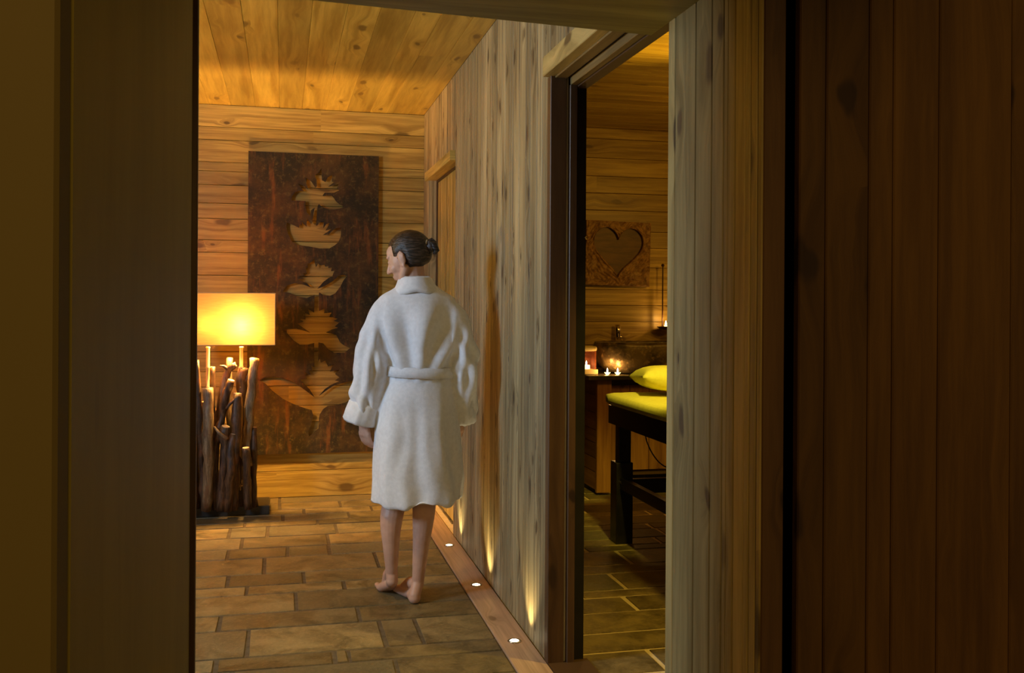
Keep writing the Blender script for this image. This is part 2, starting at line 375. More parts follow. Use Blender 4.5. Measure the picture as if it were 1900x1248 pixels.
# ---------------------------------------------------------------- tube / loft helpers
def frame_of(d):
    d = d.normalized(); a = Vector((0,0,1)) if abs(d.z) < .9 else Vector((1,0,0))
    u = d.cross(a).normalized(); return u, d.cross(u).normalized()
def add_tube(bm, pts, rad, seg=12, cap='round', wob=0.0, wsc=20):
    pts = [Vector(p) for p in pts]; n = len(pts); rings = []
    u = v = None
    for i, p in enumerate(pts):
        d = (pts[min(i+1, n-1)]-pts[max(i-1, 0)]).normalized()
        if u is None: u, v = frame_of(d)
        else: u = (u-d*u.dot(d)).normalized(); v = d.cross(u)
        r = rad[i] if hasattr(rad, '__len__') else rad
        r2 = r if not isinstance(r, tuple) else r
        ru, rv = r2 if isinstance(r2, tuple) else (r2, r2)
        rg = []
        for k in range(seg):
            a = 2*PI*k/seg; q = u*math.cos(a)*ru+v*math.sin(a)*rv
            if wob: q *= 1+wob*noise.noise((p+q)*wsc)
            rg.append(p+q)
        rings.append((rg, p, d, max(ru, rv)))
    out = []
    if cap == 'round':
        rg, p, d, r = rings[0]
        pre = [([p+(q-p)*math.cos(a)-d*r*math.sin(a) for q in rg]) for a in (1.2, .8, .4)]
        rg2, p2, d2_, r2 = rings[-1]
        post = [([p2+(q-p2)*math.cos(a)+d2_*r2*math.sin(a) for q in rg2]) for a in (.4, .8, 1.2)]
        out = pre+[x[0] for x in rings]+post
        tips = (p-d*r, p2+d2_*r2)
    else:
        out = [x[0] for x in rings]; tips = (pts[0], pts[-1])
    R0 = [[bm.verts.new(q) for q in rg] for rg in out]
    fs = []
    for A, B in zip(R0, R0[1:]):
        for k in range(seg): fs.append(bm.faces.new([A[k], A[(k+1) % seg], B[(k+1) % seg], B[k]]))
    t0, t1 = bm.verts.new(tips[0]), bm.verts.new(tips[1])
    for k in range(seg):
        fs.append(bm.faces.new([t0, R0[0][(k+1) % seg], R0[0][k]])); fs.append(bm.faces.new([t1, R0[-1][k], R0[-1][(k+1) % seg]]))
    return fs
def smooth_path(pts, n=6):
    pts = [Vector(p) for p in pts]; out = []
    P = [pts[0]*2-pts[1]]+pts+[pts[-1]*2-pts[-2]]
    for i in range(1, len(P)-2):
        for k in range(n):
            t = k/n; a, b_, c_, d_ = P[i-1], P[i], P[i+1], P[i+2]
            out.append(.5*((2*b_)+(-a+c_)*t+(2*a-5*b_+4*c_-d_)*t*t+(-a+3*b_-3*c_+d_)*t**3))
    out.append(pts[-1]); return out
def lerp_list(vals, n):
    out = []
    for a, b_ in zip(vals, vals[1:]):
        for k in range(n):
            t = k/n
            out.append(tuple(x*(1-t)+y*t for x, y in zip(a, b_)) if isinstance(a, tuple) else a*(1-t)+b_*t)
    out.append(vals[-1]); return out
def add_ell(bm, c, r, rot=None, seg=20, fn=None):
    ret = bmesh.ops.create_uvsphere(bm, u_segments=seg, v_segments=seg//2+2, radius=1)
    vs = ret['verts']; c = Vector(c)
    for v in vs:
        q = v.co.copy(); k = fn(q) if fn else 1.0
        q = Vector((q.x*r[0]*k, q.y*r[1]*k, q.z*r[2]*k))
        if rot: q = rot @ q
        v.co = c+q
def add_lathe(bm, c, prof, seg=24, sx=1, sy=1):
    c = Vector(c); R0 = []
    for r, z in prof: R0.append([bm.verts.new(c+Vector((r*sx*math.cos(2*PI*k/seg), r*sy*math.sin(2*PI*k/seg), z))) for k in range(seg)])
    for A, B in zip(R0, R0[1:]):
        for k in range(seg): bm.faces.new([A[k], A[(k+1) % seg], B[(k+1) % seg], B[k]])
    bm.faces.new(R0[0][::-1]); bm.faces.new(R0[-1])
def remesh(bm, voxel, it=4, fac=.6):
    bmesh.ops.recalc_face_normals(bm, faces=bm.faces)
    me = bpy.data.meshes.new('tmp'); bm.to_mesh(me); bm.free()
    o = bpy.data.objects.new('tmp', me); C.objects.link(o)
    m = o.modifiers.new('r', 'REMESH'); m.mode = 'VOXEL'; m.voxel_size = voxel
    if it: s = o.modifiers.new('s', 'SMOOTH'); s.iterations = it; s.factor = fac
    dg = bpy.context.evaluated_depsgraph_get(); dg.update()
    me2 = bpy.data.meshes.new_from_object(o.evaluated_get(dg)); bpy.data.objects.remove(o); bpy.data.meshes.remove(me)
    return me2

# ---------------------------------------------------------------- rusted steel panel with cut-out lotuses
A1 = [(545,88),(552,245),(575,255),(597,268),(630,205),(685,175),(683,262),(710,270),(632,330),(775,297),(752,345),(780,378),(712,410),(590,408),(562,440),(568,452),(620,446),(680,447),(712,485),(742,530),(790,565),(845,598),(780,622),(720,630),(655,628),(600,618),(545,590),(512,560),(495,580),(488,650),(480,760),(472,845),(490,845),(525,795),(545,800),(578,795),(568,880),(610,825),(648,810),(635,850),(597,910),(675,887),(650,910),(565,968),(640,962),(700,900),(760,872),(808,878),(803,950),(795,1000),(770,1060),(720,1105),(650,1145),(520,1145),(380,1120),(230,1100),(150,1050),(105,960),(82,880),(85,805),(170,835),(250,875),(258,825),(283,840),(287,795),(350,860),(350,748),(410,825),(425,800),(437,690),(458,605),(405,640),(395,715),(350,670),(330,590),(335,520),(255,515),(200,515),(145,512),(160,450),(200,400),(250,385),(312,390),(270,335),(235,285),(300,315),(370,365),(345,290),(340,210),(410,260),(465,340),(487,325),(480,240),(457,185),(510,140)]
A2 = [(455,55),(475,160),(505,115),(525,137),(578,130),(582,152),(620,145),(620,168),(660,165),(650,205),(690,200),(675,235),(665,265),(620,285),(560,330),(490,410),(580,375),(670,320),(740,255),(790,245),(835,260),(795,310),(760,380),(700,460),(640,490),(560,480),(515,450),(508,480),(512,665),(575,640),(570,692),(655,685),(630,730),(725,755),(680,780),(745,800),(690,845),(728,860),(660,880),(590,915),(710,940),(755,1030),(810,1070),(870,1095),(810,1145),(690,1150),(620,1110),(560,1040),(505,1030)]
A2b = [(455,1035),(380,1055),(290,1055),(220,1010),(150,930),(85,895),(150,872),(250,872),(330,890),(412,918),(350,875),(262,812),(330,790),(295,760),(355,765),(350,690),(405,712),(385,645),(455,685),(460,480),(420,495),(370,515),(270,500),(180,460),(90,440),(140,370),(230,345),(320,355),(420,395),(370,345),(270,300),(340,290),(270,268),(345,262),(325,235),(365,225),(355,160),(378,165),(378,112),(400,118),(440,80)]
A3 = [(835,140),(855,105),(868,155),(925,130),(960,205),(1030,180),(985,270),(1115,245),(1050,300),(1105,345),(1050,385),(1105,395),(1000,440),(920,495),(838,588),(930,520),(1020,460),(1130,420),(1260,390),(1420,345),(1490,330),(1420,500),(1320,600),(1180,670),(1060,700),(960,710),(900,750),(855,820),(842,870),(838,1000),(770,1060),(720,1105),(705,1060),(740,960),(770,830),(750,765),(660,740),(520,690),(380,620),(250,520),(160,430),(75,375),(180,345),(300,338),(420,375),(520,405),(640,490),(790,602),(725,500),(600,372),(690,365),(655,280),(735,310),(715,255),(760,262),(745,195),(785,215)]
YA = 6.543
def mp(pts, ox, oy, sc): return [(ox+x/sc, oy+y/sc) for x, y in pts]
o1 = mp(A1, 520, 300, 7.13); o2 = mp(A2, 510, 470, 6.24)+mp(A3, 470, 650, 6.93)+mp(A2b, 510, 470, 6.24)
art_o = onY(461, 280, YA); art_x0, art_x1, art_z1, art_z0 = art_o.x, onY(703, 290, YA).x, art_o.z, onY(560, 841, YA).z
cu = bpy.data.curves.new('tmp', 'CURVE'); cu.dimensions = '2D'; cu.fill_mode = 'BOTH'; cu.extrude = .0025
def spl(pts):
    sp = cu.splines.new('POLY'); sp.points.add(len(pts)-1)
    for q, (x, z) in zip(sp.points, pts): q.co = (x, z, 0, 1)
    sp.use_cyclic_u = True
spl([(art_x0,art_z0),(art_x1,art_z0),(art_x1,art_z1),(art_x0,art_z1)])
for ol in (o1, o2): spl([(lambda w: (w.x, w.z))(onY(x, y, YA)) for x, y in ol])
co = bpy.data.objects.new('tmp', cu); C.objects.link(co); dg = bpy.context.evaluated_depsgraph_get(); dg.update()
me = bpy.data.meshes.new_from_object(co.evaluated_get(dg)); bpy.data.objects.remove(co)
for v in me.vertices: x, z, y = v.co; v.co = (x, y, z)
me.transform(Matrix.Translation((-(art_x0+art_x1)/2, 0, -art_z0)))
def rust():
    s = NT('rusted_steel'); o = s.obj()
    n1 = s.noise(o, 4.5, 10, .72, .2); n2 = s.noise(o, 26, 8, .75)
    mpn = s.n('ShaderNodeMapping'); mpn.inputs['Scale'].default_value = (10,10,1.6); s.l(o, mpn.inputs[0]); n3 = s.noise(mpn.outputs[0], 1.6, 6, .65)
    col = s.mix(s.mr(n1, .42, .62), (.012,.010,.004), (.062,.034,.008))
    col = s.mix(s.math('MULTIPLY', s.mr(n3, .52, .68), .7), col, (.17,.062,.010))
    col = s.mix(s.math('MULTIPLY', s.mr(n2, .5, .68), .6), col, (.15,.115,.030))
    col = s.mix(s.math('MULTIPLY', s.mr(n2, .46, .30), .6), col, (.010,.008,.004))
    s.l(col, s.b.inputs['Base Color']); s.b.inputs['Roughness'].default_value = .62; s.b.inputs['Metallic'].default_value = .25
    s.bump(n2, .3, .002); return s.m
art = link('wall_art', me, rust()); art.location = ((art_x0+art_x1)/2, YA, art_z0)
tag(art, 'tall rusted dark steel panel with cut-out lotus flowers on the back wall', 'wall art')
for x in (-.3, .3):
    for z in (.12, 1.75): obj('bracket', box(x-.012, x+.012, .003, YB-YA, z-.012, z+.012), M['black'], art)

# ---------------------------------------------------------------- driftwood lamp
def bark(name, c1, c2):
    s = NT(name); uv = s.obj(); mpn = s.n('ShaderNodeMapping'); mpn.inputs['Scale'].default_value = (1,1,.13); s.l(uv, mpn.inputs[0])
    n1 = s.noise(mpn.outputs[0], 55, 6, .7, .4); n2 = s.noise(uv, 14, 4)
    col = s.mix(s.mr(n1, .38, .68), c1, c2); col = s.mix(s.math('MULTIPLY', s.mr(n2, .5, .7), .6), col, (.19,.075,.03))
    s.l(col, s.b.inputs['Base Color']); s.b.inputs['Roughness'].default_value = .42; s.bump(n1, .6, .006); return s.m
M['bark'] = bark('branch_bark', (.035,.016,.009), (.15,.085,.045)); M['barkl'] = bark('pale_branch_bark', (.13,.085,.045), (.36,.26,.15))
M['cutend'] = mottle('cut_wood_end', (.55,.4,.24), (.7,.55,.36), 40, .6, .2)
M['bamboo'] = mottle('bamboo', (.5,.33,.13), (.68,.48,.22), 9, .4, .2, stretch=(8,8,1))
LX, LY = onZ(416, 950, 0).x, 6.09
LX = xat(416, LY)
lamp = empty('table_lamp', (LX, LY, 0)); lamp.name = 'driftwood_lamp'
tag(lamp, 'driftwood floor lamp with glowing rectangular cream shade beside the rusted steel panel', 'lamp')
def lp(name, bm, mat, par=None, smooth=False):
    o = obj(name, bm, mat, par or lamp, smooth)
    return o
YS0 = onZ(430, 957, 0).y
bx0 = -(onZ(500, 952, 0).x-LX); bx1 = -bx0
M['slab'] = mottle('slate_slab', (.022,.02,.02), (.05,.045,.04), 12, .35, .3)
lp('base', box(-bx1, bx1, YS0-LY, YS0-LY+.27, 0, .055, bev=.004), M['slab'])
def L(px, py, dy=0.0):
    w = onY(px, py, LY+dy); return (w.x-LX, dy, max(w.z, .055))
br = [  # path in photo pixels, radii (m), depth offset, pale?
 ([(368,668),(371,760),(374,850),(378,938)], (.008,.013,.016,.018), -.04, 0),
 ([(386,720),(386,780),(387,850),(384,938)], (.024,.025,.026,.024), -.09, 1),
 ([(395,681),(394,740),(397,830),(398,938)], (.014,.015,.018,.02), .03, 0),
 ([(435,676),(421,690),(414,725),(408,760),(400,830),(390,938)], (.013,.017,.019,.018,.02,.022), .00, 0),
 ([(430,705),(418,740),(411,775),(404,810),(396,870),(402,938)], (.017,.018,.017,.018,.02,.02), -.05, 0),
 ([(451,682),(448,720),(443,780),(441,860),(445,938)], (.024,.024,.023,.024,.024), .02, 0),
 ([(473,665),(469,705),(463,770),(458,830)], (.021,.021,.022,.022), -.03, 1),
 ([(440,730),(438,790),(436,860),(433,938)], (.019,.022,.023,.024), -.08, 0),
 ([(470,793),(471,850),(472,938)], (.014,.015,.016), -.02, 0),
 ([(419,791),(415,850),(411,938)], (.020,.023,.022), -.10, 0),
 ([(458,830),(459,880),(462,936)], (.017,.018,.020), -.09, 0),
 ([(434,806),(428,860),(422,938)], (.016,.02,.022), -.11, 0),
 ([(362,700),(360,800),(364,938)], (.013,.018,.02), .0, 0),
 ([(380,745),(372,830),(378,938)], (.013,.016,.02), .04, 0),
 ([(352,690),(350,800),(354,938)], (.02,.022,.024), -.06, 0),
 ([(340,740),(343,830),(344,938)], (.016,.02,.022), -.02, 0),
 ([(427,664),(424,740),(428,840),(424,938)], (.014,.015,.017,.018), .06, 1),
 ([(455,720),(451,800),(452,938)], (.014,.017,.02), .07, 0),
]
for i, (path, rad, dy, pale) in enumerate(br):
    rad = [q*1.28 for q in rad]
    pts = [Vector(L(x, y, dy)) for x, y in path][::-1]; rd = list(rad)[::-1]
    if pts[0].z > .3: pts.insert(0, Vector((pts[0].x+.01, dy, .3)));  rd.insert(0, rd[0])
    pts = [p+Vector((0, .012*math.sin(i*2+k*2), 0)) for k, p in enumerate(pts)]
    pts[0].z = .052 if pts[0].z < .3 else pts[0].z
    sp = smooth_path(pts, 5); rr = lerp_list(rd, 5)
    sp = [p+Vector((noise.noise(p*9+Vector((i,0,0))), noise.noise(p*9+Vector((0,i,3))), 0))*.012 for p in sp]
    bm = bmesh.new(); add_tube(bm, sp, rr, 12, 'flat', .35, 28)
    o = lp('branch', bm, M['barkl'] if pale else M['bark'], smooth=True)
    bm = bmesh.new(); e = sp[-1]; dr = (sp[-1]-sp[-2]).normalized(); add_tube(bm, [e-dr*.002, e+dr*.0025], [rr[-1]*.93]*2, 12, 'flat')
    lp('cut_end', bm, M['cutend'], o)
    if i == 3:
        bm = bmesh.new()
        add_tube(bm, [L(424,686,dy), L(415,679,dy-.01), L(408,678,dy-.015)], [.014,.009,.003], 8)
        add_tube(bm, [L(430,679,dy), L(436,673,dy), L(438,680,dy-.01)], [.012,.008,.004], 8); lp('twig', bm, M['bark'], o, True)
    if i == 7:
        bm = bmesh.new(); add_tube(bm, [L(437,740,dy), L(427,748,dy-.01), L(421,757,dy-.01)], [.014,.01,.009], 8); lp('twig', bm, M['bark'], o, True)
    if i == 9:
        bm = bmesh.new(); add_tube(bm, [L(398,792,dy), L(408,804,dy-.03), L(420,812,dy-.02)], [.006,.01,.012], 8); lp('twig', bm, M['barkl'], o, True)
    if i == 5:
        bm = bmesh.new(); add_tube(bm, [L(447,715,dy), L(457,705,dy-.02), L(463,690,dy-.02)], [.012,.009,.006], 8); lp('twig', bm, M['bark'], o, True)
SY = .0; SH = .08      # shade centre (depth) and half depth
zt = onY(430, 543.5, LY+SY-SH).z; zb = onY(430, 640, LY+SY-SH).z
sx = xat(509, LY+SY-SH)-LX
POLE = []
for px in (385, 447):
    x = xat(px, LY+SY)-LX; POLE.append(x)
    bm = bmesh.new(); z = .054; pts = []; rs = []
    while z < zb+.09:
        pts += [(x, SY, z), (x, SY, z+.006), (x, SY, z+.012)]; rs += [.0105, .0135, .0105]; z += .12
    add_tube(bm, pts, rs, 12, 'flat'); lp('pole', bm, M['bamboo'], smooth=True)
def shade_mat():
    s = NT('lampshade_fabric'); s.t.nodes.remove(s.b); o = s.obj()
    mpn = s.n('ShaderNodeMapping'); mpn.inputs['Scale'].default_value = (1,1,14); s.l(o, mpn.inputs[0])
    n = s.noise(mpn.outputs[0], 12, 3); col = s.mix(s.mr(n, .3, .7), (.90,.52,.13), (.95,.60,.17))
    tr = s.n('ShaderNodeBsdfTranslucent'); s.l(col, tr.inputs[0]); df = s.n('ShaderNodeBsdfDiffuse'); s.l(col, df.inputs[0])
    mx = s.n('ShaderNodeMixShader'); mx.inputs[0].default_value = .042; s.l(df.outputs[0], mx.inputs[1]); s.l(tr.outputs[0], mx.inputs[2])
    s.l(mx.outputs[0], s.t.nodes['Material Output'].inputs[0]); return s.m
bm = bmesh.new()
cor = [(-sx,SY-SH),(sx,SY-SH),(sx,SY+SH),(-sx,SY+SH)]
lo = [bm.verts.new((x,y,zb)) for x, y in cor]; hi = [bm.verts.new((x,y,zt)) for x, y in cor]
for i in range(4): bm.faces.new([lo[i], lo[(i+1)%4], hi[(i+1)%4], hi[i]])
sh = lp('lamp_shade', bm, shade_mat())
bm = bmesh.new()
for z in (zb, zt):
    for i in range(4):
        a, c = Vector((*cor[i], z)), Vector((*cor[(i+1)%4], z)); add_tube(bm, [a, c], .003, 6)
for c in cor: add_tube(bm, [(*c, zb), (*c, zt)], .002, 6)
M['rim'] = mottle('shade_rim', (.75,.5,.2), (.85,.6,.28), 8, .5, 0); lp('rim', bm, M['rim'], sh)
BZ = onY(440, 606, LY+SY).z
M['bulb'] = emit('bulb_glow', (1,.57,.16), 3000); M['bulb2'] = emit('dim_bulb_glow', (1,.48,.11), 900); M['socket'] = mottle('socket', (.6,.55,.45), (.7,.65,.5), 5, .4, 0)
for x, r, e in ((POLE[1], .028, 1), (POLE[0], .02, .0)):
    bm = bmesh.new(); add_lathe(bm, (x, SY, zb+.09), [(.014,0),(.014,.02)], 12)
    so = lp('socket', bm, M['socket'])
    bm = bmesh.new(); add_ell(bm, (x, SY, BZ+.01), (r, r, r*1.25)); lp('bulb', bm, M['bulb'] if e else M['bulb2'], so, True)

# ---------------------------------------------------------------- floor spotlights
M['steel'] = mottle('brushed_steel', (.55,.5,.45), (.7,.65,.58), 30, .25, .1, 1)
M['lens'] = emit('spot_lens', (1,.86,.55), 12)
def spotlight(Y, label):
    r = empty('floor_spotlight', (.871, Y, .004)); tag(r, label, 'spotlight', 'recessed spotlights in the oak floor strip')
    bm = bmesh.new(); add_lathe(bm, (0,0,0), [(.026,0),(.027,.002),(.024,.0035),(.019,.0035),(.018,.001)], 28); obj('bezel', bm, M['steel'], r, True)
    bm = bmesh.new(); add_lathe(bm, (0,0,.0012), [(.0175,0),(.0172,.0015),(.010,.0026)], 24); obj('lens', bm, M['lens'], r, True)
    return r
for Y, lb in ((3.597,'glowing round floor spotlight nearest the doorway, at the bottom of the photo'), (4.348,'glowing round floor spotlight second nearest, just beyond the strip joint'),
              (5.09,'glowing round floor spotlight third nearest, right of the bare legs'), (5.84,'small farthest floor spotlight peeking out right of the robe hem')):
    spotlight(Y, lb)

# ---------------------------------------------------------------- treatment room things
# vanity
vx, vy = 2.075, 6.23
van = empty('vanity_cabinet', (vx, vy, 0)); tag(van, 'wooden washstand cabinet with dark stone worktop under the stone basin', 'cabinet')
def vp(name, bd, mat, par=None, sm=False):
    return obj(name, bd.bm if isinstance(bd, Boards) else bd, mat, par or van, sm)
b = Boards(); b.run((0,0,0), Z_, Y_, -X_, .03, .78, 0, YBR-vy-.005, wr=(.09,.13), t=.02); vp('side_panel', b, M['vanity'])
b = Boards(); bar(b, -.003, .10, -.012, .02, .02, .78, 'z', (0,-1,0), .7); vp('corner_post', b, M['vanity'])
b = Boards(); b.run((0,.03,0), X_, Z_, -Y_, .10, 1.45, .16, .74, wr=(.11,.15), t=.02); vp('front_panel', b, M['vanity'])
vp('carcass', box(.021, 1.45, .055, YBR-vy-.01, .12, .775), M['casing']); vp('plinth', box(.02, 1.45, .12, YBR-vy-.01, 0, .12), M['black'])
M['dstone'] = mottle('dark_stone', (.04,.032,.022), (.10,.08,.05), 10, .25, .3)
vp('worktop', box(-.08, 1.5, -.06, YBR-vy-.003, .785, .817, bev=.004), M['dstone'])
# stone basin
M['basin'] = mottle('rough_stone_basin', (.05,.035,.018), (.17,.125,.06), 9, .35, .6, c3=(.30,.21,.09), bdist=.01)
bm = bmesh.new(); seg = 64; cx, cy = 2.52, 6.385; bz = .817
prof = [(.62,0),(.80,.012),(.93,.06),(.99,.12),(1.0,.19),(.975,.215),(.94,.205),(.90,.15),(.80,.07),(.55,.04)]
Rg = []
for r, z in prof:
    rg = []
    for k in range(seg):
        a = 2*PI*k/seg; ca, sa = math.cos(a), math.sin(a); e = .55
        x = math.copysign(abs(ca)**e, ca)*.40*r; y = math.copysign(abs(sa)**e, sa)*.20*r
        q = Vector((x, y, z)); nn = noise.noise(q*7)*.012+noise.noise(q*25)*.004
        rg.append(bm.verts.new((x*(1+nn), y*(1+nn*2), z+nn*.4*(z > .01))))
    Rg.append(rg)
for A, B in zip(Rg, Rg[1:]):
    for k in range(seg): bm.faces.new([A[k], A[(k+1)%seg], B[(k+1)%seg], B[k]])
bm.faces.new(Rg[0][::-1]); bm.faces.new(Rg[-1])
bs = obj('stone_basin', bm, M['basin'], None, True); bs.location = (cx, cy, bz+.001)
tag(bs, 'rough dark carved stone vessel basin on the washstand worktop', 'basin')
# faucet behind basin
M['chrome'] = mottle('chrome', (.75,.7,.6), (.85,.8,.7), 5, .1, 0, 1)
fp = onY(1147, 640, 6.66); fa = empty('basin_faucet', (fp.x, 6.672, .817)); tag(fa, 'polished chrome tap standing behind the stone basin', 'tap')
ftop = onY(1147, 601, 6.66).z-.817
bm = bmesh.new(); add_tube(bm, [(0,0,0),(0,0,ftop-.10)], .017, 16, 'flat'); add_lathe(bm, (0,0,0), [(.028,0),(.028,.006),(.018,.01)], 20)
obj('body', bm, M['chrome'], fa, True)
bm = bmesh.new(); add_tube(bm, [(0,0,ftop-.12),(.012,-.05,ftop-.115),(.012,-.075,ftop-.13)], [.015,.012,.011], 12); obj('spout', bm, M['chrome'], fa, True)
bm = bmesh.new(); add_tube(bm, [(0,0,ftop-.095),(0,0,ftop-.005)], [.019,.02], 16, 'flat'); add_tube(bm, [(.0,0,ftop-.09),(.03,-.005,ftop-.095)], .006, 8); obj('handle', bm, M['chrome'], fa, True)
# tea light lantern
lx = onY(1083, 690, 6.30).x
lan = empty('tealight_lantern', (lx-.005, 6.32, .818)); tag(lan, 'square red-brown candle lantern with cream top and foot on the worktop left of the basin', 'lantern')
M['wax'] = mottle('cream_wax', (.75,.62,.3), (.85,.72,.38), 9, .5, 0); M['redw'] = mottle('red_brown_wood', (.20,.05,.02), (.32,.09,.035), 14, .35, .1, stretch=(1,1,6))
hh = onY(1095, 642, 6.3).z-.817
obj('foot', box(-.085,.095,-.06,.06,0,.034,bev=.004), M['wax'], lan)
obj('lid', box(-.085,.090,-.06,.06,hh-.034,hh,bev=.012), M['wax'], lan, False)
for x in (-.08,.078): obj('side_frame', box(x-.006,x+.006,-.05,.05,.034,hh-.034), M['redw'], lan)
obj('back_pane', box(-.074,.072,.04,.046,.034,hh-.034), M['redw'], lan)
M['flame'] = emit('candle_flame', (1,.75,.35), 45); M['glow'] = emit('lit_wax', (1,.72,.28), 3.2)
def tealight(loc, label, r=.02, h=.022, group=None, star=False, name='tealight_candle'):
    t = empty(name, loc); tag(t, label, 'candle', group)
    bm = bmesh.new(); 
    if star:
        n = 12; ring0 = []; ring1 = []
        for k in range(n):
            a = PI*2*k/n; rr = r*(1.35 if k % 2 == 0 else .75)
            ring0.append(bm.verts.new((r*.5*math.cos(a), r*.5*math.sin(a), 0))); ring1.append(bm.verts.new((rr*math.cos(a), rr*math.sin(a), h)))
        for k in range(n): bm.faces.new([ring0[k], ring0[(k+1)%n], ring1[(k+1)%n], ring1[k]])
        bm.faces.new(ring0[::-1]); bm.faces.new(ring1)
    else: add_lathe(bm, (0,0,0), [(r,0),(r*1.05,h*.3),(r,h)], 20)
    obj('wax', bm, M['glow'], t)
    bm = bmesh.new(); add_lathe(bm, (0,0,h), [(.001,0),(.0045,.005),(.0055,.011),(.003,.02),(.0006,.029)], 12); obj('flame', bm, M['flame'], t, True)
    return t
tealight((lx+.022, 6.31, .853), 'round tealight burning inside the square red-brown lantern', .024, .026)
for px, lb in ((1127,'star-shaped lit tealight in front of the basin, nearer the lantern'), (1146,'star-shaped lit tealight in front of the basin, farther from the lantern')):
    w = onZ(px, 695, .818); tealight((w.x, w.y, .818), lb, .017, .016, 'star-shaped tealights on the worktop', True, 'star_tealight')
# wall candle holder
cy_ = 6.62; cp = onY(1236, 606, cy_)
wc = empty('wall_candle_holder', (cp.x, cy_, cp.z)); tag(wc, 'dark wall candle holder with thin upright rod and dish right of the basin', 'candle holder')
M['iron'] = mottle('dark_iron', (.03,.008,.008), (.06,.015,.012), 20, .4, .1)
bm = bmesh.new(); add_lathe(bm, (0,0,0), [(.015,-.022),(.05,-.012),(.068,-.001),(.068,.002),(.04,-.004)], 24); add_box(bm, -.012,.012,.04,YBR-cy_-.002,-.018,-.006); obj('dish', bm, M['iron'], wc, True)
tz = onY(1230.5, 492, cy_).z-cp.z; rx_ = onY(1230.5, 550, cy_).x-cp.x
bm = bmesh.new(); add_tube(bm, [(rx_,.01,-.004),(rx_,.01,tz)], .005, 8); add_ell(bm, (rx_,.01,tz), (.012,.012,.012)); obj('rod', bm, M['iron'], wc, True)
tealight((onY(1234, 603, cy_).x, cy_-.015, cp.z+.003), 'small candle burning in the dish of the wall candle holder', .012, .012)
# carved heart mirror
hx0, hx1 = onY(1085, 460, YBR-.03).x, onY(1204, 460, YBR-.03).x; hz1, hz0 = onY(1140, 411, YBR-.03).z, onY(1140, 530, YBR-.03).z
hm = empty('carved_heart_mirror', ((hx0+hx1)/2, YBR-.045, (hz0+hz1)/2)); hm.rotation_euler = (0, math.radians(1.4), 0)
tag(hm, 'square carved wooden wall panel with a heart-shaped mirror above the basin', 'mirror')
hw, hh2 = (hx1-hx0)/2, (hz1-hz0)/2
def heart(t, s=1.0):
    x = 16*math.sin(t)**3; z = 13*math.cos(t)-5*math.cos(2*t)-2*math.cos(3*t)-math.cos(4*t)
    return (x/16*.76*hw*s-.0*hw, (z+2.5)/15*.80*hh2*s+.03*hh2)
HN = 144; hp = [heart(2*PI*k/HN) for k in range(HN)]; ho = [heart(2*PI*k/HN, 1.1) for k in range(HN)]
bm = bmesh.new(); NR = 56
def sq(a):
    c_, s_ = math.sin(a), math.cos(a); m_ = max(abs(c_), abs(s_)); return (hw*c_/m_, hh2*s_/m_)
rings = []
for j in range(NR+1):
    t = j/NR; rg = []
    for k in range(HN):
        a = 2*PI*k/HN; hx, hz = hp[k]; ang = math.atan2(hx, hz-.0); sx_, sz_ = sq(2*PI*k/HN)
        x, z = hx*(1-t)+sx_*t, hz*(1-t)+sz_*t
        y = -.012
        if t < .1: y -= .010*math.sin(t/.1*PI)
        elif t < .97: 
            w_ = abs(math.sin(x*75+3*math.sin(z*40)))*abs(math.sin(z*70+2.5*math.sin(x*47)))
            y -= .017*w_-.004
        rg.append(bm.verts.new((x, y, z)))
    rings.append(rg)
bk = [bm.verts.new((v.co.x, .03, v.co.z)) for v in rings[-1]]; ib = [bm.verts.new((v.co.x, .012, v.co.z)) for v in rings[0]]
rings = [ib]+rings+[bk]
for A, B in zip(rings, rings[1:]):
    for k in range(HN): bm.faces.new([A[k], A[(k+1)%HN], B[(k+1)%HN], B[k]])
M['carved'] = mottle('carved_wood', (.20,.10,.03), (.42,.25,.10), 30, .5, .5)
obj('carved_frame', bm, M['carved'], hm, True)
bm = bmesh.new(); vs = [bm.verts.new((x*1.03, .008, z*1.03)) for x, z in hp]; vb = [bm.verts.new((x*1.03, .014, z*1.03)) for x, z in hp]
bm.faces.new(vs); bm.faces.new(vb[::-1])
for k in range(HN): bm.faces.new([vs[k], vs[(k+1)%HN], vb[(k+1)%HN], vb[k]])
M['mirror'] = mottle('mirror_painted_reflection', (.08,.036,.007), (.15,.068,.014), 6, .5, .1, .0, stretch=(1,1,5))  # dim room reflection painted as matt brown; the surface barely mirrors
obj('heart_mirror', bm, M['mirror'], hm)

# massage table
tx, ty = 1.757, 4.985
tb = empty('massage_table', (tx, ty, 0)); tag(tb, 'black framed massage table covered with a yellow towel in the treatment room', 'massage table')
M['blk'] = mottle('black_lacquer', (.007,.006,.005), (.014,.011,.009), 15, .3, .1)
TW, TL = .68, 1.9
for (sx_, y0) in ((0, 0), (TW-.095, 0), (0, -TL+.1), (TW-.095, -TL+.1)):
    lg = obj('leg', box(sx_, sx_+.095, y0-.05, y0+.05, 0, .44, bev=.004), M['blk'], tb)
    obj('inner_post', box(sx_+.02, sx_+.09, y0-.03, y0+.03, .44, .70, bev=.003), M['blk'], lg)
    bm = bmesh.new(); add_tube(bm, [(sx_+.03, y0-.052, .335), (sx_+.03, y0-.07, .335)], .013, 12); obj('knob', bm, M['steel'], lg, True)
bm = bmesh.new(); add_box(bm, -.01, .015, -TL+.02, .06, .645, .745); add_box(bm, TW-.015, TW+.01, -TL+.02, .06, .645, .745); add_box(bm, 0, TW, .035, .06, .645, .745); add_box(bm, 0, TW, -TL+.02, -TL+.05, .645, .745)
obj('rail', bm, M['blk'], tb)
